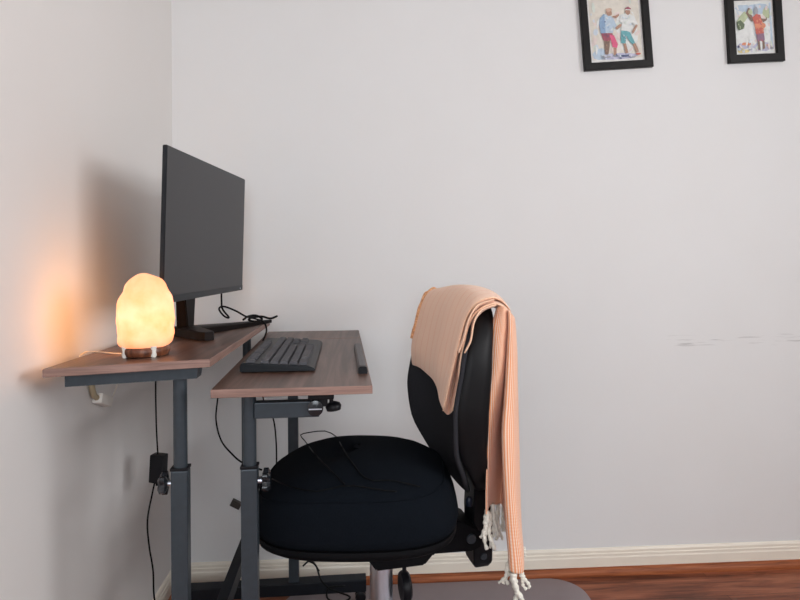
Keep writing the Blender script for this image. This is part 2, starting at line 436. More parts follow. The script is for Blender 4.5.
# feet: a bar at each end with castors, joined by a bar running away
for k1, yb in (('f', 1.315), ('r', 2.12)):
    mt = rot_at((-.33, yb))
    bm = B(); box(bm, -.315, .335, -.024, .024, .050, .092, bev=.003, mat=mt)
    obj('foot_bar', bm, M['steel_dark'], desk)
    for sx in (-.285, .315):
        p = mt @ Vector((sx, 0, 0)); zf = MZ if p.x > MX0 - .02 else 0
        bm = B(); box(bm, -.011, .011, -.014, .014, .033, .050, mat=mt @ Matrix.Translation((sx, 0, 0)))
        c_ = obj('castor', bm, M['black_plastic'], desk)
        rw = .0185
        for s in (-.012, .012):
            bm = B()
            lathe(bm, [(rw * .8, -.0055), (rw, -.0035), (rw, .0035), (rw * .8, .0055)], 20,
                  mat=mt @ Matrix.Translation((sx, s, zf + rw)) @ Matrix.Rotation(PI / 2, 4, 'X'))
            obj('wheel', bm, M['black_plastic'], c_, autosmooth=40)
# long stretcher running from end to end
a = at_w(216, 590, 1.36); b_ = at_w(243, 536, 1.72)
bm = B()
zs = .44
p0 = Vector((-.318, 1.315, zs)); p1 = Vector((-.332, 2.12, zs - .0))
sweep(bm, [p0, p1], lambda i, t: [(-.018, -.012), (.018, -.012), (.018, .012), (-.018, .012)])
obj('stretcher', bm, M['steel_dark'], desk)
for yb in (1.315, 2.12):
    bm = B(); mt = rot_at((-.325, yb)); box(bm, -.06, .06, -.010, .010, zs - .018, zs + .018, bev=.002, mat=mt)
    obj('cross_bar', bm, M['steel_dark'], desk)
# channels carrying the high board
for yb, nm in ((1.297, 'f'), (2.12, 'r')):
    x0, x1 = (-.612, -.345) if nm == 'f' else (-.62, -.38)
    bm = B(); rings = []
    for x in (x0, x1):
        y = yb + (x + .4) * math.tan(YAW); z = ztop1(x, y) - TB
        rings.append([Vector((x, y - .018, z - .026)), Vector((x, y + .018, z - .026)), Vector((x, y + .018, z - .0005)), Vector((x, y - .018, z - .0005))])
    # cut the right end back underneath
    rings[1][0].x -= .004; rings[1][1].x -= .004
    loft(bm, rings)
    obj('support_channel', bm, M['steel'], desk)
# arms of the low board with the tilting joint
for k, nm in (('lf', 0), ('lr', 1)):
    mt = rot_at(LEG[k])
    bm = B(); box(bm, .012, .150, -.014, .014, ZL - .078, ZL - .044, bev=.002, mat=mt)
    obj('arm', bm, M['steel'], desk)
    bm = B(); box(bm, -.020, .018, -.018, .018, ZL - TB - .004, ZL - TB - .0004, mat=mt); obj('mounting_plate', bm, M['black_plastic'], desk)
    bm = B(); lathe(bm, [(.010, -.024), (.017, -.022), (.017, .02), (.010, .022)], 24, mat=mt @ Matrix.Translation((.142, 0, ZL - .058)) @ Matrix.Rotation(PI / 2, 4, 'X'))
    pv = obj('tilt_joint', bm, M['knob'], desk, autosmooth=40)
    bm = B(); box(bm, .128, .156, -.0258, -.0238, ZL - .0595, ZL - .057, mat=mt); obj('slot', bm, M['chrome'], pv)
    bm = B(); box(bm, .126, .182, -.02, .02, ZL - .040, ZL - TB - .0004, bev=.003, mat=mt)
    box(bm, .150, .168, -.012, .012, ZL - .056, ZL - .036, mat=mt)
    obj('bracket', bm, M['black_plastic'], desk)
    bm = B()
    lathe(bm, [(.0045, 0), (.0045, -.022)], 12, mat=mt @ Matrix.Translation((.176, -.004, ZL - .038)))
    lathe(bm, [(.006, -.030), (.0155, -.028), (.0175, -.020), (.0150, -.014), (.007, -.010)], 20, mat=mt @ Matrix.Translation((.178, -.004, ZL - .038)) @ Matrix.Rotation(R(-7), 4, 'Y'))
    obj('lever', bm, M['black_plastic'], desk, autosmooth=50)
# grey stop rail along the sitter's edge
s0 = at_z(362.5, 366.5, ZL + .016); s1 = at_z(357.5, 343.5, ZL + .016)
bm = B()
prof = [(-.010, 0), (.010, 0), (.011, .006), (.009, .015), (.004, .0165), (-.006, .0165), (-.010, .012)]
rings = []
dd = (s1 - s0); dd.z = 0; dd.normalize(); sd = Vector((dd.y, -dd.x, 0))
for i in range(5):
    p = (s0 + dd * .012).lerp(s1, i / 4); p.z = ZL
    rings.append([p + sd * a_ + Vector((0, 0, z)) for a_, z in prof])
loft(bm, rings); obj('stop_rail', bm, M['stopper'], desk)
bm = B()
p = s0.copy(); p.z = 0; rings = []
for q in (-.006, .0118):
    rings.append([p + dd * q + sd * a_ * 1.04 + Vector((0, 0, ZL + z * 1.04)) for a_, z in prof])
loft(bm, rings); obj('end_cap', bm, M['black_plastic'], desk)

# ------------------------------------------------------------------ monitor
def P3(x, y, z): return Vector((x, y, z))
mn = at_w(162.5, 225, 1.42); mf = at_w(241.8, 235, 2.05); mn.z = mf.z = 0
md = (mf - mn).normalized(); mn_n = Vector((md.y, -md.x, 0))     # towards the sitter (+x)
MZ0 = 1.114; MH = .378; MWd = (mf - mn).length
mon = thing('computer_monitor', 'large black flat-screen computer monitor on the high desk, screen dark', 'monitor', (0, 0, 0))
def mp(a, d, z):                # a along, d forward, z up from the bottom; leaning a little forward
    lean = .012 * (z / MH)
    return mn + md * a + mn_n * (d + lean) + Vector((0, 0, MZ0 + z))
def mbox(bm, a0, a1, d0, d1, z0, z1, mi=0):
    v = [bm.verts.new(mp(a, d, z)) for a in (a0, a1) for d in (d0, d1) for z in (z0, z1)]
    for q in ((0, 1, 3, 2), (4, 6, 7, 5), (0, 4, 5, 1), (2, 3, 7, 6), (0, 2, 6, 4), (1, 5, 7, 3)):
        f = bm.faces.new([v[i] for i in q]); f.material_index = mi
bm = B(); mbox(bm, 0, MWd, -.011, 0, 0, MH)
bmesh.ops.bevel(bm, geom=bm.edges[:], offset=.0015, segments=2, affect='EDGES')
obj('case', bm, M['monitor'], mon)
bm = B(); mbox(bm, .12, MWd - .12, -.034, -.0105, .03, MH - .09)
bmesh.ops.bevel(bm, geom=bm.edges[:], offset=.010, segments=3, affect='EDGES'); obj('rear_housing', bm, M['monitor'], mon, autosmooth=40)
bm = B(); mbox(bm, .002, MWd - .002, -.002, .0008, .018, MH - .002); obj('screen', bm, M['screen'], mon)
bm = B(); mbox(bm, .001, MWd - .001, -.002, .0014, .001, .0172); obj('chin_bezel', bm, M['monitor'], mon)
bm = B(); mbox(bm, MWd - .03, MWd - .024, .0004, .0018, .006, .009); obj('power_button', bm, M['chrome'], mon)
# neck
nc = P3(-.515, 1.775, 0)
bm = B(); rings = []
for z, yw, xx, th in ((ztop1(-.515, 1.8) + .010, .020, 0, .018), (1.06, .030, .001, .016), (1.12, .042, .002, .014), (1.19, .05, .010, .012), (1.25, .05, .018, .012)):
    rings.append([nc + md * s * yw + mn_n * (xx + t * th) + Vector((0, 0, z)) for s, t in ((-1, -1), (1, -1), (1, 1), (-1, 1))])
loft(bm, rings); bmesh.ops.bevel(bm, geom=bm.edges[:], offset=.003, segments=2, affect='EDGES')
obj('neck', bm, M['standm'], mon)
def leg_base(tip, w0, w1, nm):
    bm = B()
    s = nc + mn_n * .005; tip = Vector(tip)
    d = (tip - s); d.z = 0; L = d.length; d.normalize(); sd_ = Vector((d.y, -d.x, 0)); rings = []
    for i in range(9):
        t = i / 8; p = s + d * (-.02 + t * (L + .02)); w = w0 + (w1 - w0) * t
        if i == 8: w *= .6
        zb = ztop1(p.x, p.y) + .0005; hh = .026 - .016 * t if nm else .028 - .006 * t
        rings.append([P3(*(p + sd_ * w).xy, zb), P3(*(p + sd_ * w).xy, zb + hh * .8), P3(*(p + sd_ * w * .8).xy, zb + hh), P3(*(p - sd_ * w * .8).xy, zb + hh), P3(*(p - sd_ * w).xy, zb + hh * .8), P3(*(p - sd_ * w).xy, zb)])
    loft(bm, rings); return obj('base_leg', bm, M['standm'], mon, autosmooth=40)
leg_base((-.405, 1.610, 0), .036, .020, 0)
leg_base((-.318, 2.085, 0), .040, .010, 1)

# ------------------------------------------------------------------ salt lamp
lw = 1.335
lp = at_w(146, 354, lw); lx, ly = lp.x, lp.y; lz = ztop1(lx, ly)
lamp = thing('salt_lamp', 'glowing orange salt crystal lamp on the high desk beside the monitor', 'lamp', (lx, ly, lz))
bm = B(); lathe(bm, [(.040, .0015), (.047, .003), (.050, .010), (.050, .018), (.046, .023)], 32)
base = obj('base', bm, M['lamp_wood'], lamp, autosmooth=40)
for a_ in (-2.35, -.9, 1.2, 2.7):
    bm = B(); lathe(bm, [(.004, .0003), (.0065, .006), (.005, .014), (.007, .026)], 10, mat=Matrix.Translation((.047 * math.cos(a_), .047 * math.sin(a_), 0)))
    obj('foot', bm, M['white_plastic'], base, autosmooth=50)
bm = B()
prof = [(.036, .020), (.049, .023), (.0555, .034), (.058, .055), (.059, .08), (.0585, .108), (.0555, .128), (.0465, .142), (.041, .158), (.031, .172), (.017, .180), (.004, .183)]
nn = 56; rings = []
pp = catmull([Vector((r, z, 0)) for r, z in prof], 3)
for q in pp:
    ring = []
    for i in range(nn):
        a_ = 2 * PI * i / nn
        v = Vector((q.x * math.cos(a_), q.x * math.sin(a_), q.y))
        k = 1 + .085 * noise.noise(v * 22 + Vector((3, 1, 5))) + .05 * noise.noise(v * 55)
        v.x *= k; v.y *= k; v.z += .004 * noise.noise(v * 30 + Vector((9, 9, 9))) * min(1, q.y / .1)
        ring.append(v)
    rings.append(ring)
loft(bm, rings)
obj('crystal', bm, M['salt'], lamp, smooth=True)
bm = B()
def L(v): return Vector(v) - Vector((lx, ly, lz))
cpts = []
for px, py in ((124, 354), (112, 353.5), (98, 352.2), (88, 351.8), (82, 354), (79, 357)):
    v = at_z(px, py, .985); zz = ztop1(v.x, v.y)
    for _ in range(3): v = at_z(px, py, zz + .002); zz = ztop1(v.x, v.y)
    v.z = zz + .0022; cpts.append(L(v))
tube(bm, cpts, .0016)
obj('cord', bm, M['white_cable'], lamp, smooth=True)

# plug with its cord on the left wall under the desk
pl = at_x(104, 400, XL + .016)
plug = thing('plug_adapter', 'small white plug adapter on the left wall beneath the high desk', 'plug', (pl.x, pl.y, pl.z))
bm = B(); mt = Matrix.Rotation(R(-22), 4, 'X')
box(bm, -.0155, .010, -.036, .036, -.013, .013, bev=.004, mat=mt); obj('body', bm, M['white_plastic'], plug, autosmooth=40)
bm = B(); tube(bm, [(-.004, -.030, .012), (-.006, -.044, .022), (-.006, -.054, .04), (-.006, -.060, .06)], .0075); obj('cord_sleeve', bm, M['bag'], plug, smooth=True)
bm = B(); tube(bm, [(-.004, .030, -.012), (-.004, .06, -.008), (-.004, .095, .02), (-.004, .115, .060)], .0014); obj('cord', bm, M['white_cable'], plug, smooth=True)

# ------------------------------------------------------------------ cables
def cable(label, pts, r=.0026, m='cable', cat='cable', name='cable', k=6):
    bm = B(); c0 = Vector(pts[0]); tube(bm, [Vector(p) - c0 for p in pts], r, k)
    o = obj(name, bm, M[m], smooth=True, loc=c0); return tag(o, label, cat)
# monitor cable looping over the stand leg and down between the boards
cable('black monitor cable looping over the stand and dropping between the desk boards',
      [at_w(221.5, 290, 1.86), at_w(221.5, 300, 1.86), at_w(222.5, 309, 1.86), at_w(229, 317.5, 1.86), at_w(224, 316, 1.85), at_w(219, 309, 1.84), at_w(224, 306.5, 1.84), at_w(236, 311, 1.86), at_w(246, 316.5, 1.88),
       at_w(256, 319, 1.93), at_w(264, 322.5, 1.95), at_w(266.5, 331, 1.95), at_w(262, 343, 1.94), at_w(257, 358, 1.94), at_w(256, 392, 1.95)], .0028, name='monitor_cable')
cable('black cord bundled on the far tip of the monitor stand',
      [at_w(243, 320, 1.915), at_w(248, 316.5, 1.93), at_w(256, 315.5, 1.94), at_w(262, 319, 1.93), at_w(256, 321.5, 1.915), at_w(249, 320, 1.915), at_w(252, 317.5, 1.92), at_w(262, 316.5, 1.95), at_w(270, 318.5, 1.97), at_w(277, 316.2, 2.0)], .0036, name='cord_bundle')
cable('thin black cable sagging between the high desk and the low desk leg',
      [at_w(219, 388, 1.8), at_w(217.5, 400, 1.78), at_w(216, 420, 1.75), at_w(221, 440, 1.7), at_w(231, 453, 1.66), at_w(243, 463, 1.62), at_w(262, 470, 1.60)], .0024)
cable('black cable hanging straight down beside the low desk leg under the board',
      [at_w(258, 372, 1.9), at_w(265, 405, 1.9), at_w(273, 418, 1.9), at_w(276, 440, 1.9), at_w(276.5, 470, 1.9), at_w(276, 520, 1.95)], .0026)
# adapter hanging by its cord near the left wall
ad = at_w(158.5, 468, 1.72)
pa = thing('power_adapter', 'black power brick hanging on its cord near the left wall', 'power adapter', tuple(ad))
bm = B(); box(bm, -.020, .020, -.016, .016, -.040, .040, bev=.004, mat=Matrix.Rotation(R(3), 4, 'Y') @ Matrix.Rotation(R(-14), 4, 'Z')); obj('body', bm, M['black_plastic'], pa, autosmooth=40)
bm = B(); tube(bm, [at_w(155.5, 366, 1.72) - ad, at_w(155.8, 400, 1.72) - ad, at_w(156.5, 430, 1.72) - ad, at_w(158, 457, 1.72) - ad], .0022); obj('cord', bm, M['cable'], pa, smooth=True)
pts = [at_w(155, 481, 1.72), at_w(152, 495, 1.72), at_w(147.5, 520, 1.72), at_w(149, 545, 1.72), at_w(153, 570, 1.73), at_w(154, 595, 1.75), at_w(158, 625, 1.8)]
pts.append(Vector((pts[-1].x, pts[-1].y + .05, .02))); pts.append(Vector((pts[-1].x + .05, pts[-1].y + .12, .004)))
bm = B(); tube(bm, [p - ad for p in pts], .0024); obj('cord', bm, M['cable'], pa, smooth=True)
bm = B(); lathe(bm, [(.004, -.05), (.0048, -.038)], 10, mat=Matrix.Translation((-.004, 0, 0))); obj('strain_relief', bm, M['cable'], pa, smooth=True)
# small dark connector fixed to the back wall
cn = at_y(236, 504, D - .008)
bm = B(); box(bm, -.019, .019, -.008, .0075, -.013, .013, bev=.002, mat=Matrix.Rotation(R(28), 4, 'Y'))
box(bm, -.012, .012, -.010, -.0075, -.006, .006, mat=Matrix.Rotation(R(28), 4, 'Y'))
tag(obj('wall_socket', bm, plain('dull_brown_plastic', (.05, .043, .035), .5), loc=cn), 'tiny dark tilted socket on the back wall left of the low desk leg', 'socket')
# floor cables behind the desk
def fc(*q, z=.004): return [at_z(px, py, z) for px, py in q]
cable('black cable coiled on the chair mat behind the chair column',
      [at_w(309, 561, 2.16), at_w(316, 566, 2.15), at_w(321, 580, 2.05), at_w(330, 589, 2.03), at_w(338, 592, 2.03), at_w(350, 597, 1.98), at_w(342, 602, 1.96), at_w(328, 599, 1.98), at_w(329, 588, 2.01), at_w(345, 586, 2.03)], .003)
cable('black cable arching above the rear foot bar of the desk',
      [at_w(303, 566, 2.17), at_w(309, 561, 2.19), at_w(314, 563, 2.19), at_w(319, 571, 2.16)], .003)
cable('grey cable ring on the floor between the desk legs', [at_z(x, y, .004) for x, y in ((190, 600), (194, 595), (200, 593), (205, 596), (204, 601))], .004, 'steel')

# ------------------------------------------------------------------ keyboard
kz = ZL
k0 = at_z(238, 374, kz); k1 = at_z(316.5, 373.5, kz); k2 = at_z(320, 345, kz)
ka = R(90) + math.atan2(-(k2 - k1).x, (k2 - k1).y) - R(90)
KW = (k1 - k0).length * math.cos(math.atan2((k1 - k0).y, (k1 - k0).x) - YAW)
ka = YAW - R(.5)
KW = .172; KLn = .452
kb = thing('computer_keyboard', 'dark grey full-size computer keyboard on the low desk board', 'keyboard', (k0.x + .003, k0.y + .004, kz), ka)
bm = B()   # wedge: higher on the monitor side (x=0)
rings = []
for x, h_ in ((0, .017), (.004, .024), (KW - .012, .014), (KW, .008)):
    rings.append([Vector((x, .0, .003)), Vector((x, KLn, .003)), Vector((x, KLn - .001, h_)), Vector((x, .001, h_))])
loft(bm, rings); bmesh.ops.bevel(bm, geom=[e for e in bm.edges if abs(e.calc_length()) > .1], offset=.0015, segments=2, affect='EDGES')
obj('case', bm, M['kbody'], kb)
for x in (.012, KW - .02):
    for y in (.03, KLn - .03):
        bm = B(); box(bm, x - .006, x + .006, y - .012, y + .012, 0.0002, .0035); obj('rubber_foot', bm, M['black_plastic'], kb)
U = .0188
rows = [   # from the far (function) row to the space row; key widths in units starting at the near (left) end
    [1, -.7, 1, 1, 1, 1, -.4, 1, 1, 1, 1, -.4, 1, 1, 1, 1, -.25, 1, 1, 1],
    [1] * 13 + [2, -.25, 1, 1, 1, -.25, 1, 1, 1, 1],
    [1.5] + [1] * 12 + [1.5, -.25, 1, 1, 1, -.25, 1, 1, 1, 1],
    [1.75] + [1] * 11 + [2.25, -3.5, 1, 1, 1],
    [2.25] + [1] * 10 + [2.75, -1.25, 1, -1.25, 1, 1, 1, 1],
    [1.5, 1.25, 1.25, 6, 1.25, 1.25, 1.25, 1.25, -.25, 1, 1, 1, -.25, 2, 1],
]
kcount = 0
for ri, rw_ in enumerate(rows):
    x = .012 if ri == 0 else .0225 + ri * .0222
    y = .009; x1_ = x + .0178 + .004
    for w in rw_:
        if w < 0: y += -w * U; continue
        if y + w * U > KLn - .006 + .002: break
        zt = .024 - (x / KW) * .010 - .001; zt2 = .024 - (x1_ / KW) * .010 - .001
        bm = B(); rings = []
        for (ins, dz) in ((0.0012, .0), (.0018, .004), (.0034, .0080)):
            a0, a1, c0_, c1_ = x + ins, x1_ - ins, y + ins, y + w * U - ins
            rings.append([Vector((a0, c0_, zt + dz)), Vector((a1, c0_, zt2 + dz)), Vector((a1, c1_, zt2 + dz)), Vector((a0, c1_, zt + dz))])
        loft(bm, rings); kcount += 1
        if kcount <= 100: obj('key', bm, M['key'], kb)
        else: bm.free()
        y += w * U

# ------------------------------------------------------------------ office chair
cx, cy, CA = .045, 1.63, R(11)
chair = thing('office_chair', 'black high office chair with thick seat and mesh back, turned side-on at the low desk', 'office chair', (cx, cy, 0), CA)
# chair frame: +x is behind the sitter, -y towards the viewer (the chair faces -x)
SC = 0
CM = Matrix.Translation((cx, cy, 0)) @ Matrix.Rotation(CA, 4, 'Z'); CI = CM.inverted()
SM = Matrix.Translation((-.012, 1.605, 0)) @ Matrix.Rotation(R(-5), 4, 'Z'); SI = SM.inverted()   # the seat, turned a little against the back
LS = CI @ SM
def seated(bm): bmesh.ops.transform(bm, matrix=LS, verts=bm.verts[:]); return bm
def sring(sx, sy, z, n=72, e=3.3, dip=0):
    out = []
    for i in range(n):
        a_ = 2 * PI * i / n; c_, s_ = math.cos(a_), math.sin(a_)
        r = (abs(c_) ** e + abs(s_) ** e) ** (-1 / e)
        x = SC + sx * r * c_; y = sy * r * s_
        f = max(0, -(x - SC) / sx)                # front third rolls down
        g = max(0, (x - SC) / sx)
        x -= .030 * g * max(0, min(1, (z - .57) / .12))
        out.append(Vector((x, y * (1 - .05 * g), z - dip * f ** 2.5)))
    return out
SX, SY = .256, .236
bm = B()
rr = [(.80, .515, 0), (.93, .520, 0), (.985, .530, .0), (.995, .538, 0), (.985, .546, 0)]
loft(bm, [sring(SX * s, SY * s, z) for s, z, d in rr])
obj('seat_shell', seated(bm), M['shell'], chair, autosmooth=60)
SPROF = [(1.02, .600), (1.01, .625), (.99, .645), (.958, .660), (.90, .674), (.82, .687), (.70, .699), (.55, .708), (.38, .714), (.2, .717), (.06, .718)]
bm = B()
rr = [(.96, .5465, 0), (1.0, .556, .0), (1.018, .575, 0)] + [(s_, z_, .02) for s_, z_ in SPROF]
loft(bm, [sring(SX * s, SY * s, z, dip=d) for s, z, d in rr])
obj('seat', seated(bm), M['fabric'], chair, autosmooth=60)
bm = B(); path = sring(SX * .962, SY * .962, .6605, dip=.02)
sweep(bm, path, lambda i, t: circ(.0018, 6), closed=True)
obj('seat_piping', seated(bm), M['fabric'], chair, smooth=True)
# mechanism
bm = B()
pl_ = [(-.15, .514), (-.13, .480), (-.06, .455), (-.03, .412), (.10, .410), (.125, .436), (.235, .430), (.262, .44), (.262, .478), (.235, .492), (.20, .514)]
for s in (1,):
    a_ = [Vector((x, -.075, z)) for x, z in pl_]; b2 = [Vector((x, .075, z)) for x, z in pl_]
    loft(bm, [a_, b2])
bmesh.ops.bevel(bm, geom=[e for e in bm.edges if e.calc_length() > .14], offset=.004, segments=2, affect='EDGES')
obj('tilt_mechanism', bm, M['shell'], chair, autosmooth=30)
bm = B(); lathe(bm, [(.004, -.006), (.012, -.005), (.014, 0)], 20, mat=Matrix.Translation((.232, -.0745, .463)) @ Matrix.Rotation(PI / 2, 4, 'X') @ Matrix.Scale(-1, 4, (0, 0, 1)))
obj('bolt', bm, M['steel'], chair, autosmooth=50)
# chrome column, sleeve, tension wheel
bm = B(); lathe(bm, [(.031, .13), (.031, .425)], 32); obj('gas_column', bm, M['chrome'], chair, autosmooth=40)
bm = B(); rings = []
lathe(bm, [(.010, 0), (.036, .002), (.040, .008), (.040, .020), (.034, .026)], 28, mat=Matrix.Translation((.050, -.01, .325)) @ Matrix.Rotation(PI / 2, 4, 'Y'))
lathe(bm, [(.006, 0), (.006, .06)], 10, mat=Matrix.Translation((.062, -.01, .355)))
obj('tension_wheel', bm, M['black_plastic'], chair, autosmooth=40)
# star base (below the picture)
bm = B(); lathe(bm, [(.045, .075), (.05, .085), (.048, .13), (.038, .145), (.031, .146)], 28); hub = obj('base_hub', bm, M['black_plastic'], chair, autosmooth=40)
for i in range(5):
    a_ = 2 * PI * i / 5 + .35; d = Vector((math.cos(a_), math.sin(a_), 0))
    bm = B(); sweep(bm, [d * .03 + Vector((0, 0, .11)), d * .15 + Vector((0, 0, .098)), d * .29 + Vector((0, 0, .078))], lambda i_, t: [(-.012, -.024 + .008 * t), (.012, -.018 + .006 * t), (.012, .018 - .006 * t), (-.012, .024 - .008 * t)])
    obj('base_arm', bm, M['black_plastic'], chair)
    bm = B()
    for s in (-.014, .014):
        lathe(bm, [(.022, -.009), (.028, -.006), (.028, .006), (.022, .009)], 20, mat=Matrix.Translation(d * .285 + Vector((0, 0, MZ + .0285))) @ Matrix.Rotation(a_, 4, 'Z') @ Matrix.Translation((0, s, 0)) @ Matrix.Rotation(PI / 2, 4, 'X'))
    lathe(bm, [(.006, .0), (.006, .04)], 10, mat=Matrix.Translation(d * .285 + Vector((0, 0, MZ + .03))))
    obj('castor', bm, M['black_plastic'], chair, autosmooth=40)
# backrest: centre-line behind the sitter as a function of height
ZB0, ZB1 = .575, 1.098
def bb(z):
    t = (z - ZB0) / (ZB1 - ZB0)
    pts = [(0, .262), (.12, .238), (.3, .218), (.5, .220), (.75, .242), (1, .268)]
    for (a_, p), (b2, q) in zip(pts, pts[1:]):
        if t <= b2: 
            f = (t - a_) / (b2 - a_); f = f * f * (3 - 2 * f) * .4 + f * .6
            return p + (q - p) * f
    return pts[-1][1]
BW = .215
def bsurf(l, z, off=0):
    f = abs(l) / BW
    return Vector((bb(z) - .055 * f ** 2.2 + off, l, z))
def boutline(s, n=72):
    """s scales towards the centre; returns (l, z)"""
    out = []; zc = (ZB0 + ZB1) / 2 + .02; hz0 = zc - ZB0; hz1 = ZB1 - zc
    for i in range(n):
        a_ = 2 * PI * i / n; c_, s_ = math.cos(a_), math.sin(a_); e = 3.4 if s_ > 0 else 2.2
        r = (abs(c_) ** e + abs(s_) ** e) ** (-1 / e)
        l = BW * s * r * c_; z = zc + (hz1 if s_ > 0 else hz0) * s * r * s_
        if s_ < 0: l *= 1 - .12 * (abs(s_)) ** 2
        out.append((l, z))
    return out
bm = B()
rings = []
for s, o_ in ((1.0, -.022), (1.01, -.028), (.985, -.034), (.93, -.035), (.8, -.034), (.6, -.033), (.4, -.032), (.2, -.032), (.04, -.032)): rings.append([bsurf(l, z, o_) for l, z in boutline(s)])
back = [[bsurf(l, z, -.018) for l, z in boutline(s)] for s in (.96, .6, .05)]
loft(bm, list(reversed(rings)) + back)
obj('backrest', bm, M['mesh'], chair, smooth=True)
# padded rim
bm = B(); rings = []
oo = boutline(.955)
n = len(oo)
secs = [(-.034, .002), (-.030, -.010), (-.012, -.013), (.012, -.013), (.028, -.010), (.034, .0), (.028, .010), (.008, .013), (-.015, .013), (-.030, .010)]
for i in range(n):
    l, z = oo[i]; l2, z2 = oo[(i + 1) % n]; l0, z0 = oo[i - 1]
    t = Vector((l2 - l0, z2 - z0)).normalized(); nr = Vector((t.y, -t.x))       # outward in (l, z)
    side = abs(l) / BW
    dp = (.62 + .75 * min(1, side) ** 2) * (1 - .28 * min(1, max(0, (z - .86) / .2))) * (1 - .25 * max(0, (.75 - z) / .17))
    c0 = bsurf(l, z,   .016 - .009 * min(1, max(0, (z - .84) / .2)))
    rings.append([c0 + Vector((a_ * dp, 0, 0)) + Vector((0, nr.x, nr.y)) * b2 for a_, b2 in secs])
rings.append(rings[0])
loft(bm, rings, cap=False)
bmesh.ops.remove_doubles(bm, verts=bm.verts[:], dist=1e-5)
obj('backrest_rim', bm, M['rim'], chair, smooth=True)
# upright carrying the backrest
bm = B(); rings = []
for x, z, w, th in ((.285, .352, .020, .020), (.283, .370, .034, .028), (.283, .52, .038, .030), (.285, .62, .038, .026), (.272, .72, .036, .018), (.272, .80, .034, .014), (.285, .90, .03, .010)):
    rings.append([Vector((x + sx * th, sy * w, z)) for sx, sy in ((-1, -1), (1, -1), (1, 1), (-1, 1))])
loft(bm, rings); bmesh.ops.bevel(bm, geom=[e for e in bm.edges], offset=.003, segments=1, affect='EDGES')
up = obj('back_upright', bm, M['black_plastic'], chair, autosmooth=35)
bm = B(); lathe(bm, [(.003, -.004), (.009, -.004), (.010, 0)], 18, mat=Matrix.Translation((.284, -.0345, .390)) @ Matrix.Rotation(PI / 2, 4, 'X') @ Matrix.Scale(-1, 4, (0, 0, 1)))
obj('bolt', bm, M['steel'], up, autosmooth=50)
bm = B(); lathe(bm, [(.007, 0), (.009, .003), (.009, .02), (.005, .025)], 16, mat=Matrix.Translation((.232, -.06, .545)))
obj('height_button', bm, plain('dark_blue_plastic', (.004, .010, .028), .5), chair, autosmooth=50)

# thin cord lying on the seat (follows the cushion by height)
def seat_z(p):
    q = SI @ Vector((p.x, p.y, 0)); x = (q.x - SC) / SX; y = q.y / SY; e = 3.3
    if x > 0: x = x / (1 - .1)
    s = (abs(x) ** e + abs(y) ** e) ** (1 / e)
    prof = [(0, .718)] + [(a_, b2) for a_, b2 in reversed(SPROF)]; z = .6
    for (a_, p0_), (b2, p1_) in zip(prof, prof[1:]):
        if s <= b2: z = p0_ + (p1_ - p0_) * (s - a_) / (b2 - a_); break
    return z - .02 * max(0, -x) ** 2.5
def onseat(px, py):
    lo, hi = 1.30, 2.2; prev = None
    w = 1.34
    while w < 2.2:
        p = at_w(px, py, w)
        if p.z <= seat_z(p) + .003 and seat_z(p) > .606: return Vector((p.x, p.y, seat_z(p) + .003))
        w += .002
    return at_w(px, py, 1.75)
def dense(q, k=4):
    r = catmull([Vector((a_, b2, 0)) for a_, b2 in q], k); return [(v.x, v.y) for v in r]
cable('thin black cord lying across the office chair seat', [onseat(x, y) for x, y in dense([(272, 479), (293, 488), (317, 491.5), (347, 486), (372, 489), (397, 492)])], .0016, k=2)
cable('thin black cord looping over the far edge of the chair seat',
      [onseat(x, y) for x, y in reversed(dense([(313, 452), (327, 467), (345, 485)]))] + [at_w(305, 441, 1.86), at_w(300.5, 435, 1.88), at_w(309, 432.5, 1.88), at_w(325, 431, 1.87), at_w(336, 436.5, 1.83)] +
      [onseat(x, y) for x, y in dense([(341, 445), (350, 460), (367, 479), (393, 481), (420, 487)])], .0016, k=2)

# ------------------------------------------------------------------ towel over the backrest
towel = thing('striped_towel', 'peach striped towel with cream fringe draped over the office chair backrest', 'towel', (cx, cy, 0), CA)
def sheet(bm, rails, k=5, ku=4, mi=0, wr=.0, close=False, uvw=.3, uvl=1.0):
    """rails: list (across) of lists (along) of Vectors. Smoothed both ways; writes UVs in metres"""
    uvl_ = bm.loops.layers.uv.get('UVMap') or bm.loops.layers.uv.new('UVMap')
    A = [catmull(r, k) for r in rails]
    n = len(A[0]); G = []
    for j in range(n): G.append(catmull([a_[j] for a_ in A], ku))
    m = len(G[0])
    if wr:
        for j in range(n):
            for i in range(m):
                v = G[j][i]
                G[j][i] = v + Vector((noise.noise(v * 14), noise.noise(v * 14 + Vector((5, 2, 1))), noise.noise(v * 11 + Vector((1, 7, 3))) * .5)) * wr
    # arc length coordinates
    mid = n // 2; us = [0]; 
    for i in range(1, m): us.append(us[-1] + (G[mid][i] - G[mid][i - 1]).length)
    vs_ = [0]
    for j in range(1, n): vs_.append(vs_[-1] + (G[j][m // 2] - G[j - 1][m // 2]).length)
    V = [[bm.verts.new(p) for p in row] for row in G]
    for j in range(n - 1):
        for i in range(m - 1):
            f = bm.faces.new((V[j][i], V[j][i + 1], V[j + 1][i + 1], V[j + 1][i])); f.material_index = mi; f.smooth = True
            for lp_, (jj, ii) in zip(f.loops, ((j, i), (j, i + 1), (j + 1, i + 1), (j + 1, i))):
                lp_[uvl_].uv = (us[ii], vs_[jj])
    return G
def CL(v): return CI @ v
def rimtop(l, off): return None
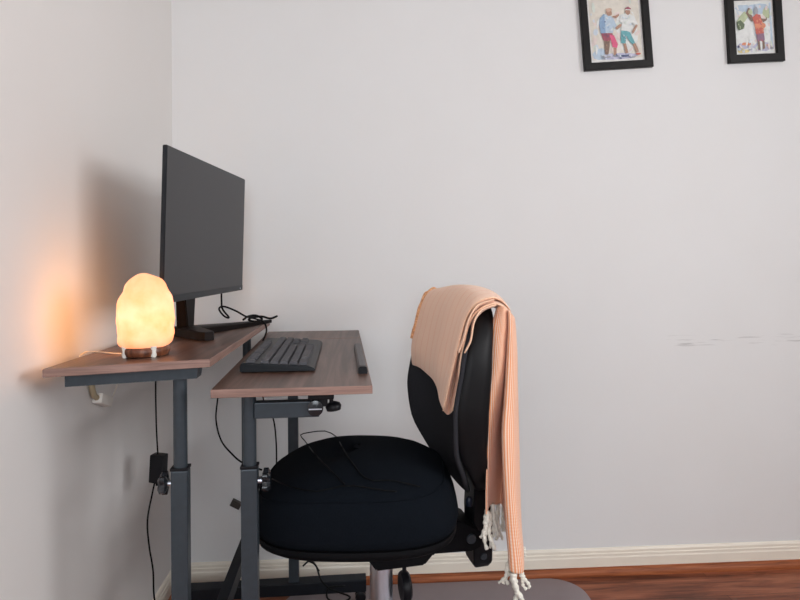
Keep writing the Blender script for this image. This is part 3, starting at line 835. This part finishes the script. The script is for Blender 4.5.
# ---- front part: hangs over the front face, folded double, near edge turned under
bm = B()
def rail(hem, l, lift, backdrop, shift=0.0, lh=None):
    """one line from the front hem, up the front face, over the top rim and down behind"""
    zt = boutline_z(l) + .014 + lift
    pts = []
    lh = l if lh is None else lh
    for t in (0, .25, .5, .75, .93):
        z = hem + (zt - .03 - hem) * t; ll = lh + (l - lh) * t
        ff = min(1.0, abs(ll) / BW)
        pts.append(Vector((bb(z) - .055 * ff ** 2.2 - .030 - .026 * ff ** 2 - lift - shift * (1 - t), ll, z)))
    xc = bb(zt - .02) - .055 * (min(1, abs(l) / BW)) ** 2.2 + .008
    hw = .030 + lift
    pts.append(Vector((xc - hw * .85, l, zt - .010)))
    pts.append(Vector((xc - hw * .2, l, zt + .002)))
    pts.append(Vector((xc + hw * .7, l, zt - .004)))
    pts.append(Vector((xc + hw * 1.15, l, zt - .025)))
    pts.append(Vector((xc + hw * 1.25, l, zt - .025 - backdrop)))
    return pts
def boutline_z(l):
    o = boutline(.98, 144); best = ZB1 - .1
    l = max(-BW * .93, min(BW * .93, l)); 
    c = [(abs(a_ - l), z) for a_, z in o if z > .9]; return min(c)[1]
# far (+y local) to near (-y local), then folded back under
def hang(pts): return [CL(at_w(px, py, w)) for px, py, w in pts]
front = [
    hang([(411.5, 365, 1.87), (411.5, 346, 1.87), (416, 324, 1.88), (422, 303, 1.90), (429, 292, 1.92), (437, 290, 1.95), (444, 294, 1.98), (448, 304, 2.0)]),
    hang([(419, 368, 1.80), (420, 349, 1.80), (425, 324, 1.81), (432, 302, 1.83), (441, 289, 1.85), (450, 287, 1.89), (461, 292, 1.92), (467, 304, 1.93)]),
    hang([(429, 375, 1.72), (430, 352, 1.72), (436, 325, 1.73), (443, 302, 1.75), (453, 287, 1.77), (465, 285.5, 1.81), (478, 292, 1.85), (486, 306, 1.86)]),
    hang([(436, 385, 1.63), (438, 357, 1.63), (445, 328, 1.64), (452, 304, 1.66), (463, 288, 1.68), (479, 287, 1.72), (492, 296, 1.75), (500, 310, 1.76)]),
    hang([(440, 402, 1.55), (446, 370, 1.555), (453, 335, 1.56), (460, 311, 1.58), (472, 293, 1.60), (490, 291, 1.63), (503, 302, 1.65), (509, 318, 1.655)]),
    hang([(443, 411, 1.49), (449, 385, 1.49), (456.5, 352, 1.495), (465, 322, 1.50), (476, 303, 1.51), (495, 297.5, 1.53), (509, 308, 1.54), (513, 325, 1.545)]),
    hang([(447.5, 415, 1.53), (453.5, 386, 1.57), (459, 353, 1.57), (467, 323, 1.57), (479, 306, 1.56), (496, 300, 1.57), (509, 311, 1.57), (513, 327, 1.57)]),
    hang([(452, 411, 1.475), (458, 386, 1.475), (461.5, 354, 1.48), (469, 325, 1.48), (480, 309, 1.495), (496.5, 303.5, 1.515), (511, 314, 1.525), (514, 329, 1.53)]),
    hang([(451, 402, 1.53), (457, 380, 1.53), (462, 350, 1.54), (470, 325, 1.54), (481, 310, 1.55), (496, 305, 1.56), (508, 314, 1.57), (512, 328, 1.57)]),
]
G = sheet(bm, front, 6, 4, 0, .0035)
lay2 = [
    hang([(457, 349, 1.54), (463, 335, 1.54), (468, 320, 1.54), (478, 305, 1.55), (493, 300, 1.57)]),
    hang([(458.5, 353, 1.47), (464, 338, 1.47), (468.5, 321, 1.475), (477.5, 305.5, 1.485), (494, 299.5, 1.51)]),
    hang([(462, 353, 1.55), (467.5, 338, 1.55), (471, 322, 1.55), (480, 308, 1.55), (495, 303, 1.56)]),
    hang([(464.5, 353, 1.465), (471, 340, 1.465), (474, 323, 1.47), (481.5, 310, 1.485), (496, 305, 1.51)]),
    hang([(464, 348, 1.52), (470, 337, 1.52), (474, 322, 1.53), (483, 311, 1.54), (496, 306, 1.55)]),
]
G2 = sheet(bm, lay2, 6, 4, 0, .0005)
# ---- back part: long pleated fall behind the chair
backrails = [
    hang([(497, 306, 1.62), (494, 330, 1.60), (491, 380, 1.58), (488.5, 440, 1.57), (487, 500, 1.56), (487, 513, 1.56)]),
    hang([(498, 306, 1.54), (491.5, 330, 1.53), (488.5, 380, 1.525), (487, 440, 1.525), (486, 500, 1.53), (486, 514, 1.53)]),
    hang([(502, 306, 1.515), (499.5, 330, 1.51), (496, 380, 1.515), (493, 440, 1.555), (490.5, 495, 1.60), (490, 505, 1.60)]),
    hang([(506, 308, 1.515), (505.5, 330, 1.515), (502.5, 380, 1.53), (498.5, 430, 1.61), (497, 495, 1.66), (497, 505, 1.66)]),
    hang([(508.5, 310, 1.55), (508.5, 333, 1.56), (506, 385, 1.60), (503, 440, 1.66), (503.5, 495, 1.66), (503.5, 508, 1.66)]),
    hang([(508, 310, 1.535), (508, 334, 1.54), (505.5, 385, 1.54), (502, 440, 1.53), (505, 500, 1.535), (509, 561, 1.54)]),
    hang([(509, 311, 1.505), (509, 335, 1.505), (506.5, 385, 1.505), (503.5, 440, 1.50), (506.5, 505, 1.51), (511, 572, 1.515)]),
    hang([(512, 314, 1.515), (513, 338, 1.51), (512.5, 385, 1.51), (510.5, 440, 1.505), (513.5, 505, 1.51), (520, 574, 1.515)]),
    hang([(514, 317, 1.56), (516, 340, 1.55), (516.5, 385, 1.54), (515.5, 440, 1.53), (517.5, 505, 1.53), (524, 570, 1.53)]),
    hang([(514, 318, 1.63), (516, 341, 1.63), (517.5, 385, 1.64), (519, 440, 1.64), (520.5, 505, 1.64), (523, 548, 1.64)]),
]
sheet(bm, backrails, 9, 4, 1, .0015)
me_obj = obj('cloth', bm, [M['cloth_front'], M['cloth_back']], towel)
sd_ = me_obj.modifiers.new('thickness', 'SOLIDIFY'); sd_.thickness = .0035; sd_.offset = 0
sb = me_obj.modifiers.new('smooth', 'SUBSURF'); sb.levels = 0; sb.render_levels = 1
# stitched orange hem on the far edge
bm = B()
far = [g[0] for g in G]
tube(bm, [v + Vector((-.002, 0, .001 + .003 * math.sin(i * 2.1))) for i, v in enumerate(far[8:32:2])], .0055, 4, 8)
obj('hem', bm, M['hem'], towel, smooth=True)
# pale selvage along the near folded edges
def edge(pts, r=.0026):
    bm = B(); tube(bm, pts, r, 2, 6); return obj('selvage', bm, M['selvage'], towel, smooth=True)
edge([G[j][20] for j in range(0, 34, 3)], .0022)
edge([G[j][28] for j in range(0, 34, 3)], .0024)
edge([G2[j][4] for j in range(0, len(G2), 3)], .0018)
edge([G2[j][12] for j in range(0, len(G2), 3)], .0022)
# fringes
def tassel(start, end, r, wob, seed, n=3):
    bm = B(); rnd = random.Random(seed)
    s, e_ = Vector(start), Vector(end); Ln = (e_ - s).length
    for j in range(n):
        ph = rnd.random() * 6; off = Vector((rnd.uniform(-1, 1), rnd.uniform(-1, 1), 0)) * r * 1.3
        pts = []
        for i in range(7):
            t = i / 6; p = s.lerp(e_, t)
            p = p + off * (.4 + t) + Vector((math.cos(ph + 7 * t), math.sin(ph + 6 * t), 0)) * wob * t
            pts.append(p)
        path = catmull(pts, 4)
        r_ = r * 1.45
        sweep(bm, path, lambda i, t: circ(r_ * (1 - .35 * t + .22 * math.sin(30 * t + ph)), 7), up=Vector((.3, .9, .1)))
    return obj('fringe', bm, M['fringe'], towel, smooth=True)
def hp(px, py, w): return CL(at_w(px, py, w))
tassel(hp(487, 511, 1.55), hp(482, 538, 1.545), .0042, .005, 1)
tassel(hp(488, 513, 1.56), hp(488, 549, 1.555), .0046, .006, 2)
tassel(hp(492, 504, 1.61), hp(494, 536, 1.61), .0034, .005, 3, 3)
tassel(hp(498, 504, 1.66), hp(499, 540, 1.66), .0034, .006, 4, 3)
tassel(hp(503, 507, 1.66), hp(503, 532, 1.65), .0034, .004, 5, 2)
tassel(hp(511, 560, 1.54), hp(504, 584, 1.535), .0040, .006, 6, 3)
tassel(hp(513, 573, 1.52), hp(520, 604, 1.52), .0052, .007, 7, 4)
tassel(hp(521, 573, 1.52), hp(527, 588, 1.52), .0036, .004, 8, 2)
tassel(hp(524, 547, 1.64), hp(524, 560, 1.64), .0034, .003, 9, 3)

# ------------------------------------------------------------------ framed pictures
PAL = {}
def pm(key, col):
    if key not in PAL: PAL[key] = plain('ink_' + key, tuple(c * .86 + .06 for c in col), .6, var=.07, scale=60)
    return PAL[key]
COL = dict(paper=(.80, .78, .75), wash=(.74, .69, .60), blue=(.22, .36, .55), lblue=(.48, .60, .72), navy=(.07, .10, .22), skin=(.42, .22, .14), maroon=(.30, .03, .07), pink=(.72, .07, .20),
           white=(.78, .80, .78), teal=(.10, .38, .42), red=(.60, .10, .06), orange=(.72, .25, .12), green=(.08, .13, .05), lime=(.48, .55, .33), purple=(.24, .12, .20), yellow=(.75, .62, .28), grey=(.35, .37, .42), hat=(.58, .38, .28), lav=(.50, .50, .66), brown=(.20, .11, .07))
def picture(label, centre, tilt, ow, oh, fw, art):
    o = thing('picture_frame', label, 'picture', tuple(centre)); o.rotation_euler = (0, tilt, 0)
    o['group'] = 'framed watercolours on the back wall'
    bm = B(); fd = .018
    outer = lambda s, y: [Vector((sx * (ow / 2 - s), y, sz * (oh / 2 - s))) for sx, sz in ((-1, -1), (1, -1), (1, 1), (-1, 1))]
    rings = [outer(0, -.0005), outer(0, -fd + .002), outer(.002, -fd), outer(fw - .002, -fd), outer(fw, -fd + .003), outer(fw, -.004), outer(fw + .004, -.0005)]
    loft(bm, rings, cap=False)
    bm2 = obj('frame', bm, M['frame'], o)
    iw, ih = ow / 2 - fw, oh / 2 - fw
    bm = B(); keys = ['paper']; mats = [pm('paper', COL['paper'])]
    box(bm, -iw - .003, iw + .003, -.006, -.001, -ih - .003, ih + .003)
    y = -.0062
    for key, pts in art:
        if key not in keys: keys.append(key); mats.append(pm(key, COL[key]))
        f = bm.faces.new([bm.verts.new(Vector(((px_ * 2 - 1) * iw, y, (1 - 2 * pz) * ih))) for px_, pz in pts])
        f.material_index = keys.index(key); y -= .00006
    me = bpy.data.meshes.new('print'); bm.normal_update(); bm.to_mesh(me); bm.free()
    for m_ in mats: me.materials.append(m_)
    pr = bpy.data.objects.new('print', me); C.objects.link(pr); pr.parent = o
    return o
def bl(cx_, cy_, rx, ry, n=12, seed=0, a0=0):
    rnd = random.Random(seed); out = []
    for i in range(n):
        a_ = 2 * PI * i / n; k = 1 + rnd.uniform(-.12, .12)
        u_, v_ = rx * k * math.cos(a_), ry * k * math.sin(a_)
        out.append((cx_ + u_ * math.cos(a0) - v_ * math.sin(a0), cy_ + u_ * math.sin(a0) + v_ * math.cos(a0)))
    return out
# picture 1: visible part is the lower 70 per cent; (0..1, 0..1) from the print's top left
def T1(l): return [(x_, .30 + .70 * z_) for x_, z_ in l]
art1 = [('wash', [(.04, .03), (.96, .03), (.96, .96), (.04, .96)]),
        ('white', T1(bl(.70, .45, .22, .40, 14, 3))), ('lav', T1(bl(.50, .90, .42, .06, 14, 4))), ('lblue', T1(bl(.18, .84, .13, .10, 10, 5))),
        ('wash', [(.05, .05), (.5, .04), (.9, .08), (.93, .35), (.5, .42), (.08, .38)]),
        # man in blue
        ('brown', T1([(.27, .50), (.40, .50), (.37, .70), (.33, .86), (.27, .86), (.27, .70)])), ('maroon', T1([(.22, .46), (.44, .48), (.42, .56), (.36, .62), (.26, .60)])),
        ('pink', T1([(.38, .50), (.46, .52), (.52, .68), (.50, .75), (.42, .73), (.40, .62)])), ('skin', T1([(.43, .75), (.49, .75), (.48, .88), (.43, .88)])), ('grey', T1(bl(.29, .90, .08, .025, 8, 6))), ('grey', T1(bl(.47, .89, .06, .02, 8, 7))),
        ('blue', T1([(.22, .20), (.30, .12), (.36, .14), (.38, .30), (.38, .47), (.22, .47), (.20, .32)])), ('lblue', T1([(.31, .13), (.42, .15), (.46, .28), (.45, .47), (.31, .47)])),
        ('lblue', T1([(.42, .16), (.48, .22), (.53, .38), (.48, .40), (.43, .30)])), ('skin', T1([(.49, .38), (.58, .32), (.64, .32), (.60, .37), (.52, .42)])), ('skin', T1(bl(.40, .10, .055, .065, 10, 8))), ('hat', T1(bl(.40, .05, .06, .035, 10, 9))), ('skin', T1([(.44, .17), (.52, .16), (.58, .13), (.58, .17), (.52, .21)])),
        # man in white
        ('teal', T1([(.60, .44), (.72, .44), (.68, .58), (.66, .68), (.58, .67), (.58, .55)])), ('teal', T1([(.68, .45), (.76, .48), (.84, .68), (.78, .70), (.70, .58)])), ('skin', T1([(.62, .68), (.67, .68), (.70, .85), (.65, .86)])), ('skin', T1([(.79, .70), (.84, .68), (.90, .84), (.85, .86)])), ('navy', T1(bl(.64, .90, .10, .02, 8, 11))), ('red', T1(bl(.88, .88, .05, .02, 8, 12))),
        ('white', T1([(.62, .17), (.72, .13), (.84, .18), (.92, .34), (.86, .36), (.80, .30), (.76, .46), (.60, .44), (.62, .30), (.58, .26)])), ('skin', T1([(.88, .34), (.91, .37), (.84, .48), (.80, .52), (.80, .46)])), ('skin', T1(bl(.745, .10, .05, .06, 10, 13))), ('maroon', T1([(.70, .04), (.76, .01), (.81, .05), (.80, .08), (.71, .07)])), ('white', T1([(.71, .055), (.80, .065), (.80, .08), (.71, .072)]))]
def dabs(rnd, n, keys, x0, x1, y0, y1, sz):
    out = []
    for i in range(n):
        cx_, cy_ = rnd.uniform(x0, x1), rnd.uniform(y0, y1)
        out.append((rnd.choice(keys), bl(cx_, cy_, sz * rnd.uniform(.5, 1.6), sz * rnd.uniform(.3, .8), 7, rnd.randint(0, 9999), rnd.uniform(0, 3))))
    return out
COL.update(wash2=(.78, .72, .66), blue2=(.30, .45, .62), white2=(.70, .72, .74), teal2=(.22, .50, .52), maroon2=(.42, .10, .14), brown2=(.34, .20, .14), red2=(.70, .22, .14), pinkw=(.78, .66, .62), greenw=(.68, .74, .66), bluew=(.62, .70, .78), lav2=(.62, .62, .74))
r_ = random.Random(3)
art1 = art1[:5] + dabs(r_, 42, ['wash2', 'pinkw', 'greenw', 'bluew', 'wash', 'white'], .08, .92, .06, .93, .055) + art1[5:]
art1 += [(k, [(x_, .30 + .70 * z_) for x_, z_ in p]) for k, p in
         dabs(r_, 7, ['blue2', 'navy'], .22, .32, .16, .44, .022) + dabs(r_, 8, ['white', 'blue2', 'bluew'], .33, .44, .18, .45, .024) + dabs(r_, 5, ['maroon2', 'navy'], .26, .36, .48, .58, .018) +
         dabs(r_, 5, ['brown2', 'skin'], .28, .36, .60, .82, .016) + dabs(r_, 8, ['white2', 'bluew', 'greenw'], .64, .84, .18, .42, .026) + dabs(r_, 6, ['teal2', 'navy', 'bluew'], .60, .78, .46, .66, .018) +
         dabs(r_, 12, ['grey', 'lav2', 'navy', 'bluew'], .10, .92, .88, .95, .028)]
art2 = [('white', [(.04, .03), (.96, .03), (.96, .97), (.04, .97)]), ('lblue', bl(.62, .16, .33, .10, 14, 21)), ('lblue', bl(.25, .14, .2, .06, 12, 22)), ('lime', bl(.83, .24, .10, .11, 12, 23)), ('lblue', [(.90, .06), (.95, .05), (.95, .9), (.90, .9)]), ('lav', bl(.70, .86, .26, .08, 14, 24)), ('yellow', bl(.20, .93, .15, .035, 12, 25)), ('lav', bl(.2, .84, .16, .06, 12, 26)), ('orange', bl(.28, .80, .12, .03, 12, 27)), ('navy', bl(.10, .85, .05, .03, 8, 28)),
        ('lime', [(.06, .40), (.14, .30), (.28, .20), (.36, .30), (.28, .38), (.20, .44)]), ('green', [(.06, .40), (.16, .36), (.26, .44), (.24, .52), (.10, .55), (.07, .50)]),
        ('brown', [(.30, .24), (.38, .14), (.46, .18), (.44, .26), (.50, .38), (.44, .40)]), ('lime', bl(.42, .22, .06, .05, 9, 29)), ('grey', bl(.56, .22, .055, .09, 10, 30)),
        ('purple', [(.52, .60), (.72, .58), (.74, .74), (.70, .78), (.56, .78)]), ('brown', [(.56, .76), (.62, .76), (.61, .92), (.57, .92)]), ('brown', [(.67, .76), (.73, .76), (.73, .90), (.68, .92)]), ('white', [(.61, .76), (.67, .76), (.66, .93), (.62, .93)]), ('red', [(.51, .48), (.70, .47), (.73, .62), (.53, .63)]), ('orange', [(.50, .42), (.70, .40), (.73, .50), (.52, .53)]),
        ('red', [(.46, .32), (.56, .26), (.66, .28), (.70, .40), (.66, .44), (.50, .44)]), ('brown', [(.66, .34), (.78, .36), (.82, .32), (.82, .38), (.72, .42)]), ('orange', bl(.72, .48, .07, .05, 9, 31))]
def wallp(px, py): return at_y(px, py, D - .008)
# picture 1: bottom corners (584,71) (652,67)
art2 = art2[:10] + dabs(r_, 40, ['bluew', 'lav2', 'greenw', 'pinkw', 'white2', 'white'], .08, .92, .08, .94, .05) + art2[10:]
art2 += dabs(r_, 6, ['red2', 'orange', 'maroon2'], .52, .68, .30, .46, .025) + dabs(r_, 5, ['red2', 'orange'], .54, .72, .48, .62, .025) + dabs(r_, 5, ['maroon2', 'grey'], .56, .72, .62, .76, .022) + \
        dabs(r_, 5, ['green', 'lime'], .08, .24, .38, .52, .022) + dabs(r_, 12, ['lav2', 'grey', 'orange', 'yellow', 'pinkw'], .08, .92, .80, .94, .03)
def place_pic(label, bl_, br_, oh, fw, art, slide=0):
    a_, b2 = wallp(*bl_), wallp(*br_)
    e_ = (b2 - a_); ow = e_.length; tl = -math.atan2(e_.z, e_.x)
    upv = Vector((-e_.z, 0, e_.x)).normalized()
    c = (a_ + b2) / 2 + upv * oh / 2; c.y = D
    return picture(label, c, tl, ow, oh, fw, art)
place_pic('larger left black frame, watercolour of two standing men', (584.3, 71.3), (652.8, 67), .36, .029, art1)
place_pic('smaller right black frame, watercolour of a woman in red', (728.6, 63.6), (784, 61.2), .276, .0315, art2)

# ------------------------------------------------------------------ light
def area(name, loc, rot, sx, sy, power, col):
    l = bpy.data.lights.new(name, 'AREA'); l.shape = 'RECTANGLE'; l.size = sx; l.size_y = sy; l.energy = power; l.color = col
    o = bpy.data.objects.new(name, l); C.objects.link(o); o.location = loc; o.rotation_euler = rot; return o
area('window_daylight', ((WX0 + WX1) / 2, YF - .12, (WZ0 + WZ1) / 2), (R(90), 0, 0), WX1 - WX0, WZ1 - WZ0, 40, (.86, .93, 1.0))
area('side_daylight', (XR + .12, (RY0 + RY1) / 2, (RZ0 + RZ1) / 2), (R(90), 0, R(90)), RY1 - RY0, RZ1 - RZ0, 84, (.98, .985, 1.0))
w = bpy.data.worlds.new('sky'); bpy.context.scene.world = w; w.use_nodes = True
w.node_tree.nodes['Background'].inputs['Color'].default_value = (.75, .85, 1, 1); w.node_tree.nodes['Background'].inputs['Strength'].default_value = 1.0

# ------------------------------------------------------------------ camera
cd = bpy.data.cameras.new('camera'); cam = bpy.data.objects.new('camera', cd); C.objects.link(cam)
cd.sensor_width = 36; cd.lens = F / 800 * 36; cd.shift_y = -(300 - CY) / 800; cd.clip_start = .02
cam.matrix_world = Matrix.Translation((0, 0, H)) @ Matrix.Rotation(-TH, 4, 'Z') @ Matrix.Rotation(PI / 2, 4, 'X') @ Matrix.Rotation(-ROLL, 4, 'Z')
sc = bpy.context.scene; sc.camera = cam
vs = sc.view_settings; vs.view_transform = 'Standard'; vs.look = 'None'; vs.gamma = 1; vs.use_curve_mapping = False; vs.exposure = 0
